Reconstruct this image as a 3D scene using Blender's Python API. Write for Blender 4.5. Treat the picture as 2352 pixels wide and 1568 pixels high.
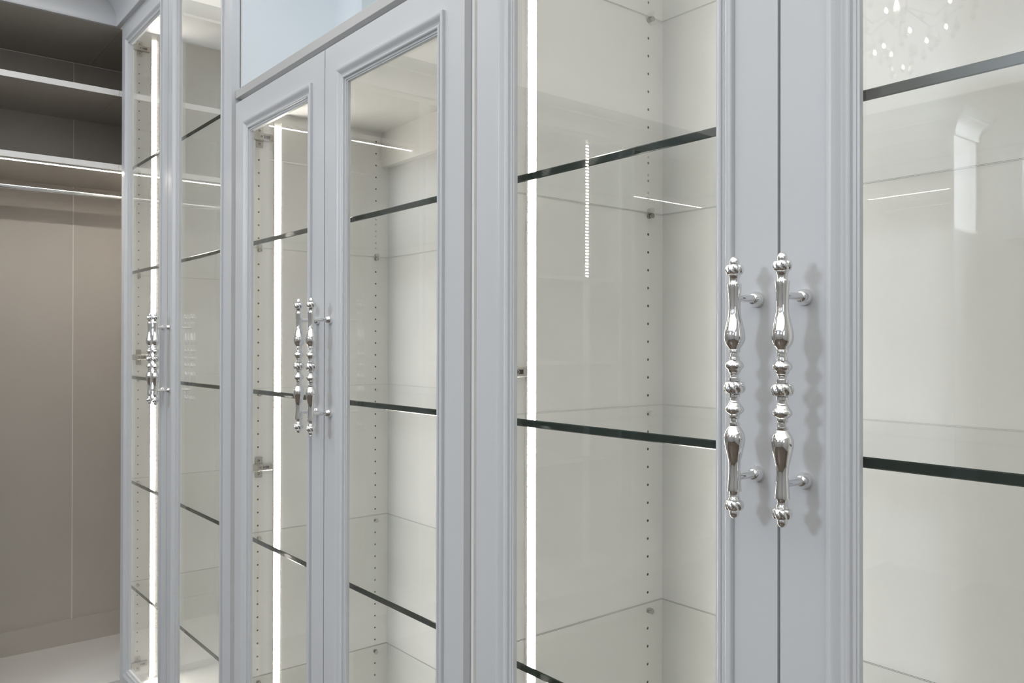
import bpy, math, random
from mathutils import Vector, Matrix
random.seed(3)
S = bpy.context.scene
for o in list(bpy.data.objects):
    bpy.data.objects.remove(o)
C = S.collection
H = 1.25                     # eye height: every raw z below is measured from the eye

# ---------------------------------------------------------------- camera
YAW, PITCH, ROLL, FPX = 0.884717, 0.0038967, 0.0018229, 1886.64
fw = Vector((-math.sin(YAW)*math.cos(PITCH), math.cos(YAW)*math.cos(PITCH), math.sin(PITCH)))
rt = Vector((math.cos(YAW), math.sin(YAW), 0)); up = rt.cross(fw)
r2 = rt*math.cos(ROLL)+up*math.sin(ROLL); u2 = up*math.cos(ROLL)-rt*math.sin(ROLL)
cd = bpy.data.cameras.new('camera'); cam = bpy.data.objects.new('camera', cd); C.objects.link(cam)
cam.matrix_world = Matrix(((r2.x, u2.x, -fw.x, 0), (r2.y, u2.y, -fw.y, 0), (r2.z, u2.z, -fw.z, H), (0, 0, 0, 1)))
cd.sensor_fit = 'HORIZONTAL'; cd.sensor_width = 36; cd.lens = FPX/2352*36; cd.clip_start = 0.02
S.camera = cam

# ---------------------------------------------------------------- world, lights, exposure
w = bpy.data.worlds.new('sky'); S.world = w; w.use_nodes = True
w.node_tree.nodes['Background'].inputs[0].default_value = (0.62, 0.78, 1.0, 1)
w.node_tree.nodes['Background'].inputs[1].default_value = 0.8
S.view_settings.view_transform = 'Standard'; S.view_settings.look = 'None'
S.view_settings.exposure = 0.0; S.view_settings.gamma = 1.0; S.view_settings.use_curve_mapping = False
S.cycles.transparent_max_bounces = 40
S.cycles.max_bounces = 12
S.cycles.diffuse_bounces = 5

def area(name, loc, aim, sx, sy, power, col):
    l = bpy.data.lights.new(name, 'AREA'); l.shape = 'RECTANGLE'; l.size = sx; l.size_y = sy
    l.energy = power; l.color = col
    o = bpy.data.objects.new(name, l); C.objects.link(o)
    o.location = (loc[0], loc[1], loc[2]+H)
    d = Vector(aim)-Vector(loc); o.rotation_euler = d.to_track_quat('-Z', 'Y').to_euler()
    return o
area('window_daylight', (-1.25, -3.27, 0.92), (-1.25, 0, 0.35), 0.50, 0.36, 42, (0.78, 0.89, 1.0))
area('front_fill', (0.95, -3.27, 0.88), (-1.6, 0.5, 0.2), 1.05, 0.62, 2, (0.86, 0.93, 1.0))  # fill lamp added at the added second opening
area('ceiling_fill', (-0.7, -1.1, 1.345), (-0.7, -1.1, 0), 5.4, 4.1, 72, (1.0, 0.985, 0.96))  # broad fill lamp added under the whole ceiling, not a fixture
area('side_fill', (2.06, -1.3, 0.65), (-3.0, 0.2, 0.2), 1.6, 0.8, 5, (0.95, 0.97, 1.0))  # fill lamp added in front of the solid right wall, no window there
sl = bpy.data.lights.new('low_sun', 'SUN'); sl.energy = 16; sl.angle = 0.009; sl.color = (0.95, 0.98, 1.0)
so = bpy.data.objects.new('low_sun', sl); C.objects.link(so); so.location = (6, -3, 1.6+H)
so.rotation_euler = Vector((-1, 0.0, -0.05)).to_track_quat('-Z', 'Y').to_euler()
area('niche_light', (-1.35, 0.93, 1.062), (-1.60, 0.93, 0.6), 0.4, 0.12, 1.35, (0.80, 0.91, 1.0))

LED_STRENGTH = 53.0

# ---------------------------------------------------------------- materials
def mat(name, col, rough=0.4, metal=0.0, spec=0.5, bump=0.0, bscale=300, var=0.0, vscale=6):
    m = bpy.data.materials.new(name); m.use_nodes = True
    nt = m.node_tree; b = nt.nodes['Principled BSDF']
    b.inputs['Base Color'].default_value = (*col, 1); b.inputs['Roughness'].default_value = rough
    b.inputs['Metallic'].default_value = metal; b.inputs['Specular IOR Level'].default_value = spec
    tc = nt.nodes.new('ShaderNodeTexCoord')
    if bump:
        n = nt.nodes.new('ShaderNodeTexNoise'); n.inputs['Scale'].default_value = bscale
        bp = nt.nodes.new('ShaderNodeBump'); bp.inputs['Strength'].default_value = bump; bp.inputs['Distance'].default_value = 0.0005
        nt.links.new(tc.outputs['Object'], n.inputs['Vector']); nt.links.new(n.outputs['Fac'], bp.inputs['Height'])
        nt.links.new(bp.outputs['Normal'], b.inputs['Normal'])
    if var:
        n = nt.nodes.new('ShaderNodeTexNoise'); n.inputs['Scale'].default_value = vscale
        rp = nt.nodes.new('ShaderNodeValToRGB')
        rp.color_ramp.elements[0].position = 0.3; rp.color_ramp.elements[1].position = 0.7
        rp.color_ramp.elements[0].color = (*[c*(1-var) for c in col], 1); rp.color_ramp.elements[1].color = (*[min(1, c*(1+var)) for c in col], 1)
        nt.links.new(tc.outputs['Object'], n.inputs['Vector']); nt.links.new(n.outputs['Fac'], rp.inputs['Fac'])
        nt.links.new(rp.outputs['Color'], b.inputs['Base Color'])
    return m

def glass_mat(name, tint, f0=0.04, edge=0.96):
    """thin clear glass: passes light straight on, mirrors by the Schlick curve"""
    m = bpy.data.materials.new(name); m.use_nodes = True
    nt = m.node_tree; nt.nodes.clear(); L = nt.links
    out = nt.nodes.new('ShaderNodeOutputMaterial')
    tr = nt.nodes.new('ShaderNodeBsdfTransparent'); tr.inputs[0].default_value = (*tint, 1)
    gl = nt.nodes.new('ShaderNodeBsdfGlossy'); gl.inputs['Roughness'].default_value = 0.0
    gl.inputs[0].default_value = (1, 1, 1, 1)
    ge = nt.nodes.new('ShaderNodeNewGeometry')
    dt = nt.nodes.new('ShaderNodeVectorMath'); dt.operation = 'DOT_PRODUCT'
    L.new(ge.outputs['Incoming'], dt.inputs[0]); L.new(ge.outputs['Normal'], dt.inputs[1])
    ab = nt.nodes.new('ShaderNodeMath'); ab.operation = 'ABSOLUTE'; L.new(dt.outputs['Value'], ab.inputs[0])
    om = nt.nodes.new('ShaderNodeMath'); om.operation = 'SUBTRACT'; om.inputs[0].default_value = 1; L.new(ab.outputs[0], om.inputs[1])
    pw = nt.nodes.new('ShaderNodeMath'); pw.operation = 'POWER'; pw.inputs[1].default_value = 5; L.new(om.outputs[0], pw.inputs[0])
    ml = nt.nodes.new('ShaderNodeMath'); ml.operation = 'MULTIPLY_ADD'; ml.inputs[1].default_value = edge; ml.inputs[2].default_value = f0
    L.new(pw.outputs[0], ml.inputs[0])
    mx = nt.nodes.new('ShaderNodeMixShader')
    L.new(ml.outputs[0], mx.inputs[0]); L.new(tr.outputs[0], mx.inputs[1]); L.new(gl.outputs[0], mx.inputs[2])
    L.new(mx.outputs[0], out.inputs[0])
    return m

def emit_mat(name, col, strength):
    m = bpy.data.materials.new(name); m.use_nodes = True
    b = m.node_tree.nodes['Principled BSDF']
    b.inputs['Base Color'].default_value = (*col, 1)
    b.inputs['Emission Color'].default_value = (*col, 1); b.inputs['Emission Strength'].default_value = strength
    return m

M = dict(
    paint=mat('cool_grey_paint', (0.635, 0.65, 0.672), 0.34, bump=0.04, bscale=420, var=0.008),
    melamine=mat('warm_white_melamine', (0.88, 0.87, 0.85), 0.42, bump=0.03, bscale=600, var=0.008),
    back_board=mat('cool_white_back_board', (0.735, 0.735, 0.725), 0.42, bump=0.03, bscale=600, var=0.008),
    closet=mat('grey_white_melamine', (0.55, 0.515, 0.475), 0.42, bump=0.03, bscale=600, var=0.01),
    edge_band=mat('pale_edge_banding', (0.90, 0.89, 0.88), 0.4),
    niche=mat('cool_white_lacquer', (0.80, 0.83, 0.86), 0.5, bump=0.02),
    niche_back=mat('shaded_niche_lacquer', (0.64, 0.685, 0.685), 0.5, bump=0.02),  # niche lacquer darkened: shade on the back wall put into the colour
    ledge=mat('warm_grey_ledge', (0.53, 0.53, 0.525), 0.34, bump=0.04, bscale=420),  # ledge set darker than the doors
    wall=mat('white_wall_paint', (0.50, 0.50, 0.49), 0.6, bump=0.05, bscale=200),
    ceiling=mat('white_ceiling_paint', (0.80, 0.80, 0.79), 0.7),
    chrome=mat('polished_chrome', (0.86, 0.86, 0.86), 0.035, metal=1.0),
    nickel=mat('nickel_plated_steel', (0.45, 0.43, 0.40), 0.20, metal=1.0),
    dark=mat('dark_slot', (0.06, 0.05, 0.045), 0.6),
    hole=mat('drilled_hole', (0.10, 0.085, 0.06), 0.8),
    pcb=mat('white_strip_board', (0.85, 0.84, 0.80), 0.5),
    platform=mat('pale_platform_melamine', (0.80, 0.785, 0.76), 0.4),
    floor=mat('oak_floor', (0.10, 0.075, 0.055), 0.3, var=0.25, vscale=9),
    pane=glass_mat('clear_door_glass', (0.99, 0.99, 0.985), 0.035),
    sheet=glass_mat('shelf_glass', (0.965, 0.975, 0.968), 0.035),
    clear=glass_mat('shelf_glass_far_face', (0.985, 0.99, 0.986), 0.0, 0.25),
    gedge=mat('polished_green_glass_edge', (0.014, 0.026, 0.020), 0.08, spec=0.28),
    led=emit_mat('warm_white_diode', (1.0, 0.95, 0.87), LED_STRENGTH),
    crystal=glass_mat('cut_crystal', (0.95, 0.95, 0.95), 0.45),
    bulb=emit_mat('candle_bulb_and_sparkle', (1.0, 0.9, 0.75), 35.0),  # also used for the drops that imitate crystal sparkle
)
def pale_edge():
    m = bpy.data.materials.new('refracted_glass_edge'); m.use_nodes = True
    nt = m.node_tree; b = nt.nodes['Principled BSDF']
    b.inputs['Base Color'].default_value = (0.10, 0.13, 0.115, 1); b.inputs['Roughness'].default_value = 0.2
    b.inputs['Alpha'].default_value = 0.75
    return m
M['gback'] = pale_edge()

# ---------------------------------------------------------------- mesh helpers
class MB:
    def __init__(s): s.v = []; s.f = []; s.m = []
    def add(s, vs, fs, mi=0):
        n = len(s.v); s.v += [tuple(p) for p in vs]; s.f += [tuple(i+n for i in f) for f in fs]
        s.m += [mi]*len(fs) if isinstance(mi, int) else list(mi)
        return s
    def box(s, x0, x1, y0, y1, z0, z1, mi=0):
        vs = [(x, y, z) for x in (x0, x1) for y in (y0, y1) for z in (z0, z1)]
        return s.add(vs, [(0, 1, 3, 2), (4, 6, 7, 5), (0, 4, 5, 1), (2, 3, 7, 6), (0, 2, 6, 4), (1, 5, 7, 3)], mi)
    def prism(s, loop0, loop1, mi=0, caps=True):
        n = len(loop0)
        fs = [(i, (i+1) % n, n+(i+1) % n, n+i) for i in range(n)]
        if caps: fs += [tuple(range(n))[::-1], tuple(range(n, 2*n))]
        return s.add(list(loop0)+list(loop1), fs, mi)
    def loops(s, ls, mi=0, closed=True, cap0=False, cap1=False):
        n = len(ls[0]); vs = [p for l in ls for p in l]; fs = []
        for k in range(len(ls)-1):
            for i in range(n if closed else n-1):
                a = k*n+i; b = k*n+(i+1) % n
                fs.append((a, b, b+n, a+n))
        if cap0: fs.append(tuple(range(n))[::-1])
        if cap1: fs.append(tuple(range((len(ls)-1)*n, len(ls)*n)))
        return s.add(vs, fs, mi)
    def cyl(s, p0, p1, r0, r1=None, n=16, mi=0):
        r1 = r0 if r1 is None else r1
        p0 = Vector(p0); p1 = Vector(p1); d = (p1-p0).normalized()
        a = d.orthogonal().normalized(); b = d.cross(a)
        l0 = [p0+(a*math.cos(t)+b*math.sin(t))*r0 for t in [2*math.pi*i/n for i in range(n)]]
        l1 = [p1+(a*math.cos(t)+b*math.sin(t))*r1 for t in [2*math.pi*i/n for i in range(n)]]
        return s.prism(l0, l1, mi)

W = {}   # world position of every object's origin (raw z)
def tag(o, label=None, cat=None, group=None, kind=None):
    if label: o['label'] = label
    if cat: o['category'] = cat
    if group: o['group'] = group
    if kind: o['kind'] = kind
    return o
def thing(name, loc, label, cat, group=None):
    o = bpy.data.objects.new(name, None); C.objects.link(o); o.empty_display_size = 0.05
    o.location = (loc[0], loc[1], loc[2]+H); W[o] = Vector(loc)
    return tag(o, label, cat, group)
def place(o, parent, world):
    world = Vector(world); W[o] = world
    if parent is None: o.location = (world.x, world.y, world.z+H)
    else:
        o.parent = parent; o.location = world-W[parent]
def obj(name, mb, mats, parent=None, at=None, smooth=None, bevel=None, kind=None):
    """mb holds raw world coordinates; the object's origin goes to `at` (its parent's origin by default)"""
    if not isinstance(mats, (list, tuple)): mats = [mats]
    if at is None: at = W[parent] if parent else Vector(mb.v[0])
    at = Vector(at)
    me = bpy.data.meshes.new(name)
    me.from_pydata([Vector(p)-at for p in mb.v], [], mb.f)
    for m in mats: me.materials.append(m)
    if len(mats) > 1: me.polygons.foreach_set('material_index', mb.m)
    me.validate(); me.update()
    import bmesh
    bm = bmesh.new(); bm.from_mesh(me); bmesh.ops.recalc_face_normals(bm, faces=bm.faces); bm.to_mesh(me); bm.free()
    if smooth:
        me.shade_smooth(); me.set_sharp_from_angle(angle=math.radians(smooth))
    o = bpy.data.objects.new(name, me); C.objects.link(o); place(o, parent, at)
    if bevel:
        b = o.modifiers.new('edge', 'BEVEL'); b.width = bevel; b.segments = 2; b.limit_method = 'ANGLE'; b.angle_limit = math.radians(40)
    if kind: o['kind'] = kind
    return o
def share(name, mesh, parent, world, rot=None):
    o = bpy.data.objects.new(name, mesh); C.objects.link(o); place(o, parent, world)
    if rot: o.rotation_euler = rot
    return o
def struct(name, mb, m, smooth=None, bevel=None):
    o = obj(name, mb, m, None, smooth=smooth, bevel=bevel); o['kind'] = 'structure'; return o

# ---------------------------------------------------------------- room shell
FZ, CZ = -1.25, 1.35
struct('floor', MB().box(-3.75, 2.3, -3.9, 1.45, FZ-0.05, FZ), M['floor'])
struct('ceiling', MB().box(-3.75, 2.3, -3.9, 1.45, CZ, CZ+0.05), M['ceiling'])
struct('wall_back', MB().box(-3.7, 2.3, 1.20, 1.30, FZ, CZ), M['wall'])
struct('wall_left', MB().box(-3.7, -3.52, -3.6, 1.20, FZ, CZ), M['wall'])
sy0, sy1, sz0, sz1 = -3.17, -2.87, 0.79, 1.34                     # unseen side slot, shaped so the low sun strikes only the wardrobe end
struct('wall_right', MB().box(2.1, 2.2, -3.6, sy0, FZ, CZ).box(2.1, 2.2, sy1, 1.20, FZ, CZ).box(2.1, 2.2, sy0, sy1, FZ, sz0).box(2.1, 2.2, sy0, sy1, sz1, CZ), M['wall'])
WY = -3.2
WINS = ((-1.62, -0.45, 0.62, 1.14), (0.36, 1.53, 0.62, 1.14))  # second opening and its frame added for fill light
wb = MB(); n = 14
wb.box(-3.7, WINS[0][0], WY-0.1, WY, FZ, CZ); wb.box(WINS[0][1], WINS[1][0], WY-0.1, WY, FZ, CZ); wb.box(WINS[1][1], 2.2, WY-0.1, WY, FZ, CZ)
def arch(k, W_): t = k/n; return (W_[0]+(W_[1]-W_[0])*t, W_[3]-0.14+0.18*math.sin(math.pi*t)**0.7)   # arched head of the opening
for i_, W_ in enumerate(WINS):
    x0, x1, z0, z1 = W_
    wb.box(x0, x1, WY-0.1, WY, FZ, z0)
    fr = MB()
    fr.box(x0-0.07, x0+0.03, WY-0.02, WY+0.03, z0-0.07, z1-0.12); fr.box(x1-0.03, x1+0.07, WY-0.02, WY+0.03, z0-0.07, z1-0.12)
    fr.box(x0+0.03, x1-0.03, WY-0.02, WY+0.03, z0-0.07, z0+0.03)
    for k in range(n):
        a, b = arch(k, W_), arch(k+1, W_)
        wb.prism([(a[0], WY-0.1, a[1]), (b[0], WY-0.1, b[1]), (b[0], WY-0.1, CZ), (a[0], WY-0.1, CZ)],
                 [(a[0], WY, a[1]), (b[0], WY, b[1]), (b[0], WY, CZ), (a[0], WY, CZ)])
        fr.prism([(a[0], WY-0.02, a[1]-0.03), (b[0], WY-0.02, b[1]-0.03), (b[0], WY-0.02, b[1]+0.07), (a[0], WY-0.02, a[1]+0.07)],
                 [(a[0], WY+0.03, a[1]-0.03), (b[0], WY+0.03, b[1]-0.03), (b[0], WY+0.03, b[1]+0.07), (a[0], WY+0.03, a[1]+0.07)])
    win = struct('window_%d' % (i_+1), fr, M['paint'])
    for f_ in (0.27, 0.5, 0.73):
        x = x0+(x1-x0)*f_
        obj('glazing_bar', MB().box(x-0.009, x+0.009, WY-0.05, WY-0.025, z0+0.02, z1-0.05), M['paint'], win)
    for z in (0.80, 1.0):
        obj('glazing_bar', MB().box(x0+0.02, x1-0.02, WY-0.05, WY-0.027, z-0.009, z+0.009), M['paint'], win)
struct('wall_front', wb, M['wall'])

# crown moulding, running round the inner corner above cabinet and closet
CB = 1.0715
prof = [(0.0, 0.0), (0.015, 0.0), (0.0165, 0.003), (0.0165, 0.009), (0.014, 0.013)]
for k in range(1, 9):
    t = k/8*math.pi/2
    prof.append((0.014+0.052*(1-math.cos(t)), 0.015+0.058*math.sin(t)))
prof += [(0.070, 0.073), (0.070, 0.082), (0.076, 0.086), (0.084, 0.096), (0.088, 0.108), (0.088, 0.125), (0.0, 0.125)]
CX = -3.0045
def crown_x(name, x0, x1, mit0):
    a = [((CX+p) if mit0 else x0, 0.735-p, CB+z) for p, z in prof]; b = [(x1, 0.735-p, CB+z) for p, z in prof]
    return struct(name, MB().prism(a, b), M['paint'], smooth=40)
crown_x('trim_1', 0, -1.974, True)
a = [(CX+p, 0.735-p, CB+z) for p, z in prof]; b = [(CX+p, -2.5, CB+z) for p, z in prof]
struct('trim_2', MB().prism(a, b), M['paint'], smooth=40)
crown_x('trim_3', -1.002, 0.062, False)

# ---------------------------------------------------------------- pulls
def pull_mesh():
    P = [(-10.6, 5.0)]
    half = [ (6.2,5.0),(6.4,5.7),(9.2,5.7),(9.5,5.0),(10.0,4.0),(11.9,4.0),(12.6,4.7),(13.7,4.9),(14.2,5.6),(15.4,6.2),(16.6,6.6),(17.6,7.8),(19.0,8.9),(20.8,9.3),
      (22.6,8.9),(24.2,7.7),(25.4,6.2),(26.2,5.3),(28.6,5.2),(29.4,5.0),(30.0,4.1),(32.8,4.0),(33.5,4.6),(33.9,5.5),(36.8,5.6),(37.3,5.4),(38.3,5.9),(40.2,6.9),(43.0,8.3),(46.5,9.4),
      (50.2,9.8),(54.0,9.5),(58.0,8.8),(62.5,7.75),(67.0,6.8),(72.0,6.05),(77.5,5.7),(84.0,5.85),(90.0,6.25),(96.0,6.8),(99.3,7.1),(99.8,7.0),(100.1,5.5),(101.5,4.9),(103.6,4.75),(105.8,5.2),(107.0,5.8),(108.2,5.9)]
    def gad(c, hh, rr, twist, k0):
        out = []
        for i in range(k0, 13):
            t = -math.pi/2+math.pi*i/12*0.985
            z = c+hh*math.sin(t); r = 4.9+(rr-4.9)*max(0, math.cos(t))**0.62
            out.append((z, r, 0.17*max(0, math.cos(t))**0.7))
        return out
    up_ = [(z, r, 0) for z, r in half]
    up_ += gad(113.2, 4.9, 8.9, 0, 1)
    up_ += [(118.3, 4.6, 0), (119.2, 4.85, 0), (121.3, 4.75, 0), (123.2, 4.1, 0), (124.6, 3.0, 0), (125.4, 1.7, 0), (125.75, 0.05, 0)]
    mid = [(c[0], c[1], c[2]) for c in gad(0, 6.2, 10.3, 0, 1)]
    def zm(z): return z*1.05 if z <= 30 else (31.5+(z-30)*0.936 if z <= 50.2 else 50.4+(z-50.2)*1.073)
    up_ = [(zm(z), r*(1.075 if 40 < z < 68 else 1.0), g) for z, r, g in up_]
    rows = [(-z, r, g) for z, r, g in reversed(up_)]+mid+up_
    N = 72; lobes = 8; ls = []
    for z, r, g in rows:
        ring = []
        for i in range(N):
            t = 2*math.pi*i/N
            ph = lobes*(t/2)+(z*0.17)
            k = 1+g*(abs(math.sin(ph))**0.6*1.35-1.0)
            ring.append((math.cos(t)*r*k/1000, math.sin(t)*r*k/1000, z/1000))
        ls.append(ring)
    mb = MB().loops(ls, 0, True, True, True)
    for sgn in (1, -1):                                          # posts with conical rosettes
        z = sgn*0.0900
        pr = [(0.003, 0.0038), (0.0290, 0.0041), (0.0296, 0.0052), (0.0310, 0.0060), (0.0350, 0.0079), (0.0372, 0.0083), (0.0400, 0.0081)]
        lsp = [[(math.cos(2*math.pi*i/24)*r, y, z+math.sin(2*math.pi*i/24)*r) for i in range(24)] for y, r in pr]
        mb.loops(lsp, 0, True, True, True)
    return mb
o = obj('handle', pull_mesh(), M['chrome'], None, at=(0, 0, 0), smooth=38)
PULL = o.data; bpy.data.objects.remove(o); W.clear()

# ---------------------------------------------------------------- cabinet builder
YF, DT = 0.735, 0.020        # door face and thickness
YC, YB = 0.758, 1.160        # carcass front, face of the back panel
MO, MW = 0.052, 0.028        # moulding: distance from door edge, width
mprof = [(0.0, -0.0010), (0.0, 0.0052), (0.0010, 0.0064), (0.0030, 0.0066), (0.0052, 0.0062), (0.0074, 0.0051), (0.0098, 0.0030), (0.0122, 0.0007), (0.0146, -0.0011), (0.0166, -0.0019), (0.0171, -0.0019),
         (0.0173, 0.0002), (0.0185, 0.0012), (0.0202, 0.0012), (0.0216, 0.0002), (0.0220, -0.0018), (0.0222, -0.0036), (0.0256, -0.0040), (0.0258, -0.0056), (0.0280, -0.0060), (0.0280, -0.0125)]
def rect(x0, x1, z0, z1, u, y): return [(x0+u, y, z0+u), (x1-u, y, z0+u), (x1-u, y, z1-u), (x0+u, y, z1-u)]
def door(cab, x0, x1, z0, z1, pull_x, label, plabel, pz=-0.0425):
    i = MO+0.006
    mb = MB().loops([rect(x0, x1, z0, z1, 0, YF), rect(x0, x1, z0, z1, i, YF), rect(x0, x1, z0, z1, i, YF+DT), rect(x0, x1, z0, z1, 0, YF+DT), rect(x0, x1, z0, z1, 0, YF)])
    d = obj('door', mb, M['paint'], cab, at=((x0 if pull_x > (x0+x1)/2 else x1), YF, z0), bevel=0.0011); d['label'] = label
    q = mprof
    obj('glass_moulding', MB().loops([rect(x0, x1, z0, z1, MO+u, YF-h) for u, h in q]), M['paint'], d, smooth=32)
    g = MO+MW-0.004
    obj('glass_pane', MB().box(x0+g, x1-g, YF+0.0085, YF+0.0125, z0+g, z1-g), M['pane'], d)
    h = share('handle', PULL, d, (pull_x, YF-0.040, pz)); h['label'] = plabel
    return d
def holes(panel, x, sgn, rows, z0, z1, ph):
    mb = MB(); z = z0+((ph-z0) % 0.032)
    while z < z1:
        for y in rows:
            mb.cyl((x-sgn*0.001, y, z), (x+sgn*0.00015, y, z), 0.0024, n=10)
        z += 0.032
    return obj('pin_holes', mb, M['hole'], panel, kind='stuff')
def hinge_mesh():
    arm, plate, slot, screw = MB(), MB(), MB(), MB()
    t = 0.0030                                                    # cruciform plate lying on the panel, x outwards
    out = [(-.0088, -.0235), (-.0070, -.0257), (.0070, -.0257), (.0088, -.0235), (.0088, -.0095), (.0125, -.0085), (.0125, .0085), (.0088, .0095), (.0088, .0235), (.0070, .0257), (-.0070, .0257), (-.0088, .0235), (-.0088, .0095), (-.0125, .0085), (-.0125, -.0085), (-.0088, -.0095)]
    plate.prism([(0, y, z) for y, z in out], [(t, y, z) for y, z in out])
    prof_ = [(-.0085, 0.0032), (-.0085, 0.0125), (-.0070, 0.0140), (.0070, 0.0140), (.0085, 0.0125), (.0085, 0.0032)]
    arm.prism([(x, -.006, z) for z, x in prof_], [(x, 0.0295, z) for z, x in prof_])
    arm.prism([(x*0.8+0.001, -.0215, z*1.0) for z, x in prof_], [(x, -.0062, z*1.15) for z, x in prof_])
    slot.box(0.0138, 0.01425, 0.0060, 0.0215, -.0035, .0035)
    for yy, zz, xx in ((0, 0.0162, t), (0, -0.0162, t), (0.0005, 0, 0.0140), (0.0095, 0, 0.0142)):
        slot.cyl((xx+0.0013, yy, zz), (xx+0.00155, yy, zz), 0.0019, n=10)
        screw.cyl((xx-0.0005, yy, zz), (xx+0.0014, yy, zz), 0.0042 if xx < 0.01 else 0.0036, 0.0034 if xx < 0.01 else 0.0030, 16)
    return arm, plate, slot, screw
_hm = []
for nm, mb, m_ in zip(('hinge', 'mounting_plate', 'adjusting_slot', 'screw'), hinge_mesh(), (M['nickel'], M['nickel'], M['dark'], M['nickel'])):
    o = obj(nm, mb, m_, None, at=(0, 0, 0), bevel=None, smooth=35); _hm.append((nm, o.data)); bpy.data.objects.remove(o)
W.clear()
def hinge(cab, x, z):
    h = share('hinge', _hm[0][1], cab, (x, 0.7955, z))
    for nm, me in _hm[1:]: share(nm, me, h, (x, 0.7955, z))
    return h
def cabinet(name, x0, x1, z0, z1, label, yfront=YC, right_out=None):
    """x0, x1: inner faces of the two side panels"""
    cab = thing(name, ((x0+x1)/2, YC, FZ), label, 'cabinet')
    lp = obj('side_panel', MB().box(x0-0.018, x0, yfront, YB+0.018, FZ+0.01, z1+0.018), M['melamine'], cab)
    rp = obj('side_panel', MB().box(x1, right_out or x1+0.018, yfront, YB+0.018, FZ+0.01, z1+0.018), M['melamine'], cab)
    obj('back_panel', MB().box(x0, x1, YB, YB+0.016, z0, z1), M['back_board'], cab)
    obj('top_panel', MB().box(x0, x1, yfront, YB, z1, z1+0.018), M['melamine'], cab)
    obj('bottom_panel', MB().box(x0, x1, yfront, YB, z0-0.018, z0), M['melamine'], cab)
    obj('plinth', MB().box(x0, x1, yfront+0.03, yfront+0.048, FZ+0.001, z0-0.018), M['paint'], cab)
    return cab, lp, rp
ZB, ZTOP, ZM = -1.160, 1.0700, 0.5775
# left tall cabinet
LC, lp, rp = cabinet('tall_display_cabinet', -3.0, -1.992, ZB, 1.080, 'grey tall glass-door display cabinet in the corner beside the open closet')
for p, x, s in ((lp, -3.0, 1), (rp, -1.992, -1)): holes(p, x, s, (0.7952, 1.121), ZB+0.02, 1.07, -0.3182)
door(LC, -2.9785, -2.4765, -1.154, ZTOP, -2.5025, 'door beside the open closet', 'chrome turned pull on the door beside the closet')
door(LC, -2.4735, -1.9740, -1.154, ZTOP, -2.4475, 'door beside the middle cabinet', 'chrome turned pull on the door away from the closet')
for z in (1.0156, -0.0452, -1.0972): hinge(LC, -3.0, z)
# middle short cabinet
MC, lp, rp = cabinet('low_display_cabinet', -1.952, -1.030, ZB, 0.575, 'grey shorter glass-door cabinet in the middle, topped by a ledge and open niche', 0.774)
for p, x, s in ((lp, -1.952, 1), (rp, -1.030, -1)): holes(p, x, s, (0.7944, 1.1216), ZB+0.02, 0.56, 0.2920)
door(MC, -1.9465, -1.4800, -1.154, ZM, -1.5060, 'narrow door on the side of the lit strip', 'chrome turned pull of the left middle door')
door(MC, -1.4768, -1.0131, -1.154, ZM, -1.4520, 'narrow door beside the near cabinet', 'chrome turned pull of the right middle door')
for z in (0.5075, -0.3010, -1.0972): hinge(MC, -1.952, z)
obj('back_rail', MB().box(-1.952, -1.030, 1.138, 1.160, 0.481, 0.575), M['melamine'], MC)
obj('light_stop_rail', MB().box(-1.969, -1.0125, 0.7595, 0.7735, 0.560, 0.5965), M['paint'], MC)  # hidden rail added to stop strip light leaking over the doors
obj('filler_strip', MB().box(-1.012, -1.0057, 0.7485, 1.17, FZ+0.01, 0.5950), M['melamine'], MC)
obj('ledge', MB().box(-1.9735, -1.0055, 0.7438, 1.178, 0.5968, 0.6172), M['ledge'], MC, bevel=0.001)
# near tall cabinet
RC, lp, rp = cabinet('tall_display_cabinet', -0.984, 0.0415, ZB, 1.080, 'grey tall glass-door display cabinet nearest the camera, with two large chrome pulls')
for p, x, s in ((lp, -0.984, 1), (rp, 0.0415, -1)): holes(p, x, s, (0.7952, 1.1204), ZB+0.02, 1.07, -0.3142)
door(RC, -0.9810, -0.4733, -1.154, ZTOP, -0.4963, 'door showing the lit strip and the cabinet corner', 'large chrome turned pull, left of the near pair')
door(RC, -0.4700, 0.0390, -1.154, ZTOP, -0.4422, 'door cut by the picture edge', 'large chrome turned pull, right of the near pair')
for z in (1.0156, -0.0418, -1.0972): hinge(RC, -0.984, z)

# open niche above the ledge
NI = thing('display_niche', (-1.49, 0.93, 0.6176), 'open cool white lit niche above the ledge of the middle cabinet', 'niche')
NX0, NX1, NY1, NZ0, NZ1 = -1.9735, -1.0025, 1.060, 0.6176, 1.08
lw = [(NX0, 0.7625), (NX0+0.003, 0.7600)]
obj('side_panel', MB().box(NX0, NX0+0.003, 0.7595, NY1, NZ0, NZ1), M['niche'], NI)
obj('side_panel', MB().box(NX1-0.003, NX1, 0.7595, NY1, NZ0, NZ1), M['niche'], NI)
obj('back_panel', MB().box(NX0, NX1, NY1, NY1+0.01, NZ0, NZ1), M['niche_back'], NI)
cv = MB(); r = 0.05; x, y = NX0+0.003, NY1
l0 = [(x, y, NZ0)]+[(x+r*(1-math.cos(t)), y-r*(1-math.sin(t)), NZ0) for t in [math.pi/2*k/10 for k in range(11)]]
cv.prism(l0, [(a, b, NZ1) for a, b, _ in l0])
obj('corner_cove', cv, M['niche'], NI, smooth=40)
obj('top_panel', MB().box(NX0, NX1, 0.7595, NY1+0.01, NZ1, NZ1+0.018), M['niche'], NI)

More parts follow.
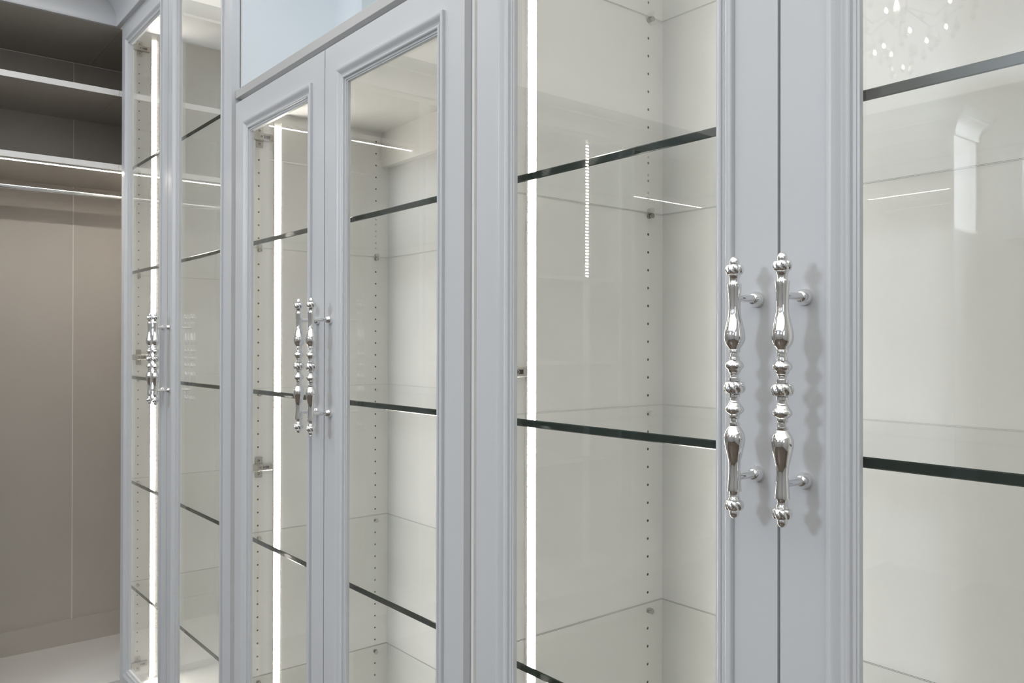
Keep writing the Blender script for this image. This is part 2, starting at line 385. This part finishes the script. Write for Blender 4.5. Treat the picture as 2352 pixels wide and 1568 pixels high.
# ---------------------------------------------------------------- glass shelves
PIN = MB(); PIN.cyl((0, 0, -0.0048), (0.0045, 0, -0.0048), 0.0045, n=14); PIN.cyl((0.0045, 0, -0.0048), (0.0105, 0, -0.0048), 0.0034, 0.0048, n=14); PIN.box(0.0005, 0.0095, -0.0035, 0.0035, -0.0018, -0.0001)
o = obj('shelf_pin', PIN, M['nickel'], None, at=(0, 0, 0), smooth=35); PINM = o.data; bpy.data.objects.remove(o)
TH = 0.0108
def glass_shelf(x0, x1, ztop, label, group):
    y0, y1, c = 0.762, 1.1565, 0.0012
    z0, z1 = ztop-TH, ztop
    e = 0.0007
    sub = (z1-3.2*e, z1-2.2*e, z1-e, z1) if ztop < 0 else (z0, z0+e, z0+2.2*e, z0+3.2*e)   # dark lines painting the refracted look of far and side edges, eye side
    mb = MB()
    fp = [(y0+c, z0), (y0, z0+c), (y0, z1-c), (y0+c, z1)]
    n_ = [(x, y, z) for x in (x0, x1) for y, z in fp]
    mb.add(n_, [(0, 1, 5, 4), (1, 2, 6, 5), (2, 3, 7, 6)], 1)
    mb.add([(x0, y0+c, z1), (x1, y0+c, z1), (x1, y1, z1), (x0, y1, z1), (x0, y0+c, z0), (x1, y0+c, z0), (x1, y1, z0), (x0, y1, z0)], [(0, 1, 2, 3), (4, 7, 6, 5)], [0, 3] if ztop < 0 else [3, 0])
    path = [(x0, y0+c), (x0, y1), (x1, y1), (x1, y0+c)]
    zz = sorted(set((z0, z1)+sub))
    for a_, b_ in zip(zz[:-1], zz[1:]):
        mid = (a_+b_)/2; dark = any(abs(mid-(p_+q_)/2) < 1e-6 for p_, q_ in ((sub[0], sub[1]), (sub[2], sub[3])))
        for p_, q_ in zip(path[:-1], path[1:]) if dark else ():
            mb.add([(*p_, a_), (*q_, a_), (*q_, b_), (*p_, b_)], [(0, 1, 2, 3)], 2)
    o = obj('glass_shelf', mb, [M['sheet'], M['gedge'], M['gback'], M['clear']], None, at=((x0+x1)/2, y0, z0))
    tag(o, label, 'shelf', group)
    for yy in (0.7952, 1.1208):
        share('shelf_pin', PINM, o, (x0-0.0012, yy, z0)); share('shelf_pin', PINM, o, (x1+0.0012, yy, z0), (0, 0, math.pi))
    return o
ZS = (0.5975, 0.2458, -0.1070, -0.4590, -0.8110)
where = ('topmost', 'second from the top', 'third from the top', 'fourth from the top', 'lowest')
for z, wh in zip(ZS, where):
    glass_shelf(-2.9982, -1.9938, z, 'clear glass shelf in the far corner cabinet, '+wh, 'glass shelves of the far cabinet')
for z, wh in zip(ZS[1:], ('topmost', 'second from the top', 'third from the top', 'lowest')):
    glass_shelf(-1.9502, -1.0318, z, 'clear glass shelf in the shorter middle cabinet, '+wh, 'glass shelves of the middle cabinet')
near = ('high glass shelf of the near cabinet, only its back corner showing', 'glass shelf of the near cabinet above the chrome pulls',
        'glass shelf of the near cabinet at the height of the pulls, seen from above', 'low glass shelf of the near cabinet, under the pulls', 'glass shelf near the floor of the near cabinet')
for z, lb in zip(ZS[:4], near):
    glass_shelf(-0.9822, 0.0397, z, lb, 'glass shelves of the near cabinet')

# ---------------------------------------------------------------- lit strips
PITCH_ = 0.0166
def strip(name, p, axis, l0, l1, out, label, chip=0.0068):
    """p: point on the surface; axis 'z'/'y'/'x': run; out: 'x+','z-','y+' : where it faces"""
    ai = 'xyz'.index(axis); oi = 'xyz'.index(out[0]); sg = 1 if out[1] == '+' else -1
    wi = 3-ai-oi
    def bx(mb, a0, a1, w_, h0, h1):
        lo, hi = [0]*3, [0]*3
        lo[ai], hi[ai] = a0, a1; lo[wi], hi[wi] = p[wi]-w_/2, p[wi]+w_/2
        q = sorted((p[oi]+sg*h0, p[oi]+sg*h1)); lo[oi], hi[oi] = q
        mb.box(lo[0], hi[0], lo[1], hi[1], lo[2], hi[2])
    base = list(p); base[ai] = l0
    t = thing(name, base, label, 'light')
    def rails(mb):
        for sd in (-1, 1):
            lo, hi = [0]*3, [0]*3
            lo[ai], hi[ai] = l0, l1; lo[wi], hi[wi] = sorted((p[wi]+sd*0.0086, p[wi]+sd*0.01025))
            lo[oi], hi[oi] = sorted((p[oi]+sg*0.0016, p[oi]+sg*0.0042)); mb.box(lo[0], hi[0], lo[1], hi[1], lo[2], hi[2])
    b = MB(); bx(b, l0, l1, 0.0205, 0.0002, 0.0016); rails(b); obj('channel', b, M['pcb'], t)
    d = MB(); a = l0+0.006
    while a < l1-0.006:
        bx(d, a-chip, a+chip, 0.0140, 0.0016, 0.0032); a += PITCH_
    o = obj('diodes', d, M['led'], t, kind='stuff')
    return t
strip('light_strip', (-3.0, 0.8430, 0), 'z', -1.150, 1.068, 'x+', 'glowing vertical light strip on the side panel of the far corner cabinet')
strip('light_strip', (-1.952, 0.8418, 0), 'z', -1.150, 0.5510, 'x+', 'glowing vertical light strip on the side panel of the shorter middle cabinet')
strip('light_strip', (-0.984, 0.8425, 0), 'z', -1.150, 1.068, 'x+', 'glowing vertical light strip on the side panel of the near cabinet')

# ---------------------------------------------------------------- open closet on the left wall
XB, XS = -3.480, -3.050
CL = thing('open_closet', (-3.25, 0.3, FZ), 'open hanging closet with dark upper shelves and chrome rod, left edge of the picture', 'closet')
Y0 = 0.262
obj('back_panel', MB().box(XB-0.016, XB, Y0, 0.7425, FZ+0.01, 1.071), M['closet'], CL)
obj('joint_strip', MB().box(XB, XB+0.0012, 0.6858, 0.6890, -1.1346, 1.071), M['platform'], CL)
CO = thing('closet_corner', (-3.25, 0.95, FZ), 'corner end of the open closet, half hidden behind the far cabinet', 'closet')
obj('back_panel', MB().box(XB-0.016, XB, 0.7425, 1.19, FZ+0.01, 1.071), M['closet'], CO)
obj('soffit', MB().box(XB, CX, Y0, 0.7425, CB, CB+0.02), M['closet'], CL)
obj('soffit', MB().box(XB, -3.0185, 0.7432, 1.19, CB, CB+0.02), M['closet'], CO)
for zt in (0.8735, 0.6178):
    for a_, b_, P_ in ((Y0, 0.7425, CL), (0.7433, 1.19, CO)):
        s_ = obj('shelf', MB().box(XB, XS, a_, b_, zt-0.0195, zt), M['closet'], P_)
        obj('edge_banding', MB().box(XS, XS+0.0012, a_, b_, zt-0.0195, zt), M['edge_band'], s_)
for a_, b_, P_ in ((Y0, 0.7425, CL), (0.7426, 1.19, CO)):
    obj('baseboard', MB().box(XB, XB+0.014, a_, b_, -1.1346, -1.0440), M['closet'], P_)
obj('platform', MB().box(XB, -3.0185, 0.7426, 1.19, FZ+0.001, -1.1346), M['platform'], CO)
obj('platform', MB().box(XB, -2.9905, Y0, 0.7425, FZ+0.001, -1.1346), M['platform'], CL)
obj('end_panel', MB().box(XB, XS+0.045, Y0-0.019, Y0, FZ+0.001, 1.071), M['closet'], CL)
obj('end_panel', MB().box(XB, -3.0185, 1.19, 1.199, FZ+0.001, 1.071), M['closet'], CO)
el = [(-3.26+0.0075*math.cos(t), 0.541+0.0115*math.sin(t)) for t in [2*math.pi*k/28 for k in range(28)]]
rod = obj('hanging_rod', MB().prism([(x, Y0+0.0005, z) for x, z in el], [(x, 1.1895, z) for x, z in el]), M['chrome'], None, smooth=40)
tag(rod, 'polished chrome hanging rod below the lit shelf of the open closet', 'rod')
strip('light_strip', (-3.072, 0, 0.5983), 'y', Y0+0.01, 1.10, 'z-', 'glowing light strip under the front of the closet shelf, above the rod')

# ---------------------------------------------------------------- rest of the room, seen only mirrored in glass and chrome
def bay(name, y0, y1, label, shelves, xf=-3.005):
    t = thing(name, (-3.25, (y0+y1)/2, FZ), label, 'closet')
    obj('back_panel', MB().box(XB-0.016, XB, y0, y1, FZ+0.01, 1.071), M['closet'], t)
    obj('side_panel', MB().box(XB, xf, y0, y0+0.019, FZ+0.001, 1.071), M['paint'], t)
    obj('side_panel', MB().box(XB, xf, y1-0.019, y1, FZ+0.001, 1.071), M['paint'], t)
    obj('top_panel', MB().box(XB, xf, y0+0.019, y1-0.019, 1.05, 1.071), M['closet'], t)
    obj('bottom_panel', MB().box(XB, xf, y0+0.019, y1-0.019, FZ+0.001, -1.13), M['closet'], t)
    for z in shelves: obj('shelf', MB().box(XB, xf-0.03, y0+0.019, y1-0.019, z, z+0.02), M['closet'], t)
    return t
BB = bay('open_closet', -0.47, 0.2428, 'upper hanging bay beside the closet, mirrored in the middle glass doors', (0.854,))
obj('hanging_rod', MB().cyl((-3.26, -0.451, 0.76), (-3.26, 0.2238, 0.76), 0.010), M['chrome'], BB, smooth=40)
strip('light_strip', (-3.072, 0, 0.8538), 'y', -0.445, 0.215, 'z-', 'horizontal light strip of the upper hanging bay, mirrored in the middle glass doors')
BAY = bay('open_closet', -1.72, -0.48, 'tall shelved closet bay on the left wall, mirrored in the glass doors', (-0.6, -0.1, 0.33))
obj('divider', MB().box(XB, -3.075, -1.555, -1.505, -1.13, 1.0495), M['paint'], BAY)
strip('light_strip', (-3.075, -1.53, 0), 'z', 0.352, 1.049, 'x+', 'vertical light strip on the tall bay, mirrored in the near glass door', 0.0042)
bay('open_closet', -2.50, -1.80, 'low-lit hanging bay at the end of the left wall, mirrored in the glass doors', (0.815,))
strip('light_strip', (-3.05, 0, 0.8149), 'y', -2.45, -1.85, 'z-', 'horizontal light strip of the end bay, mirrored beneath the near shelf', 0.0048)
t = thing('wardrobe', (-2.4, -3.1, FZ), 'painted wardrobe run with a hanging bay opposite, mirrored in the near door', 'wardrobe')
obj('door', MB().box(-3.49, -2.32, -2.92, -2.90, FZ+0.05, 1.07), M['paint'], t)
obj('end_panel', MB().box(-1.829, -1.81, -3.195, -2.90, FZ+0.001, 1.07), M['paint'], t)
obj('side_panel', MB().box(-2.319, -2.30, -3.195, -2.90, FZ+0.001, 1.07), M['paint'], t)
obj('back_panel', MB().box(-2.30, -1.83, -3.195, -3.185, FZ+0.001, 1.07), M['closet'], t)
obj('top_panel', MB().box(-2.30, -1.83, -3.184, -2.90, 1.05, 1.07), M['closet'], t)
obj('shelf', MB().box(-2.30, -1.83, -3.184, -2.93, 0.815, 0.835), M['closet'], t)
obj('hanging_rod', MB().cyl((-2.30, -3.05, 0.75), (-1.83, -3.05, 0.75), 0.010), M['chrome'], t, smooth=40)
L0 = [(-1.81+p, -2.90+p, CB+z) for p, z in prof]
obj('crown', MB().loops([[(-3.4, -2.90+p, CB+z) for p, z in prof], L0, [(-1.81+p, -3.195, CB+z) for p, z in prof]], cap0=True, cap1=True), M['paint'], t, smooth=40)
strip('light_strip', (0, -2.95, 0.8149), 'x', -2.285, -1.84, 'z-', 'horizontal light strip of the wardrobe opposite, mirrored in the near right door', 0.0042)

ch = thing('chandelier', (-1.20, -1.05, CZ), 'crystal chandelier hanging from the ceiling, mirrored in the near right door', 'chandelier')
obj('stem', MB().cyl((-1.2, -1.05, CZ-0.001), (-1.2, -1.05, 1.0), 0.008).cyl((-1.2, -1.05, CZ-0.001), (-1.2, -1.05, CZ-0.03), 0.06, 0.03), M['chrome'], ch, smooth=40)
cr = MB(); k = 8
cr.loops([[(0.001*math.cos(2*math.pi*i/k), 0.001*math.sin(2*math.pi*i/k), 0) for i in range(k)], [(0.009*math.cos(2*math.pi*i/k), 0.009*math.sin(2*math.pi*i/k), -0.030) for i in range(k)],
          [(0.001*math.cos(2*math.pi*i/k), 0.001*math.sin(2*math.pi*i/k), -0.042) for i in range(k)]], 0, True, True, True)
o = obj('crystal', cr, M['crystal'], None, at=(0, 0, 0)); CRM = o.data; bpy.data.objects.remove(o)
for j in range(6):
    a_ = 2*math.pi*j/6; ex, ey = -1.2+0.20*math.cos(a_), -1.05+0.20*math.sin(a_)
    pts = [Vector((-1.2, -1.05, 1.05)), Vector((-1.2+0.1*math.cos(a_), -1.05+0.1*math.sin(a_), 0.99)), Vector((ex, ey, 1.06))]
    mb = MB().cyl(pts[0], pts[1], 0.0025).cyl(pts[1], pts[2], 0.0025).cyl(pts[2], pts[2]+Vector((0, 0, 0.05)), 0.008)
    arm = obj('arm', mb, M['crystal'], ch, smooth=40)
    obj('bulb', MB().cyl(pts[2]+Vector((0, 0, 0.051)), pts[2]+Vector((0, 0, 0.09)), 0.010, 0.002), M['bulb'], arm)
for ring, rr, z in ((14, 0.20, 1.03), (12, 0.15, 0.985), (9, 0.10, 0.955), (6, 0.06, 0.915), (3, 0.03, 0.875)):
    for j in range(ring):
        a_ = 2*math.pi*(j+0.5)/ring
        share('crystal', CRM, ch, (-1.2+rr*math.cos(a_), -1.05+rr*math.sin(a_), z))
dm = MB().loops([[(r_*math.cos(2*math.pi*i/8), r_*math.sin(2*math.pi*i/8), z_) for i in range(8)] for r_, z_ in ((0.0008, 0.010), (0.0036, 0.003), (0.0042, -0.002), (0.0010, -0.007))], 0, True, True, True)
o = obj('sparkle_drop', dm, M['bulb'], None, at=(0, 0, 0)); DRM = o.data; bpy.data.objects.remove(o)  # glowing drops added to imitate the sparkle of the crystals
for rr, an, z in ((0.17, 0.3, 1.00), (0.16, 1.4, 0.985), (0.17, 2.6, 1.01), (0.15, 3.9, 0.98), (0.17, 5.1, 1.005), (0.09, 0.9, 0.94), (0.09, 3.2, 0.93), (0.08, 5.3, 0.945), (0.04, 2.0, 0.895), (0.02, 4.4, 0.865)):
    share('sparkle_drop', DRM, ch, (-1.2+rr*math.cos(an), -1.05+rr*math.sin(an), z))
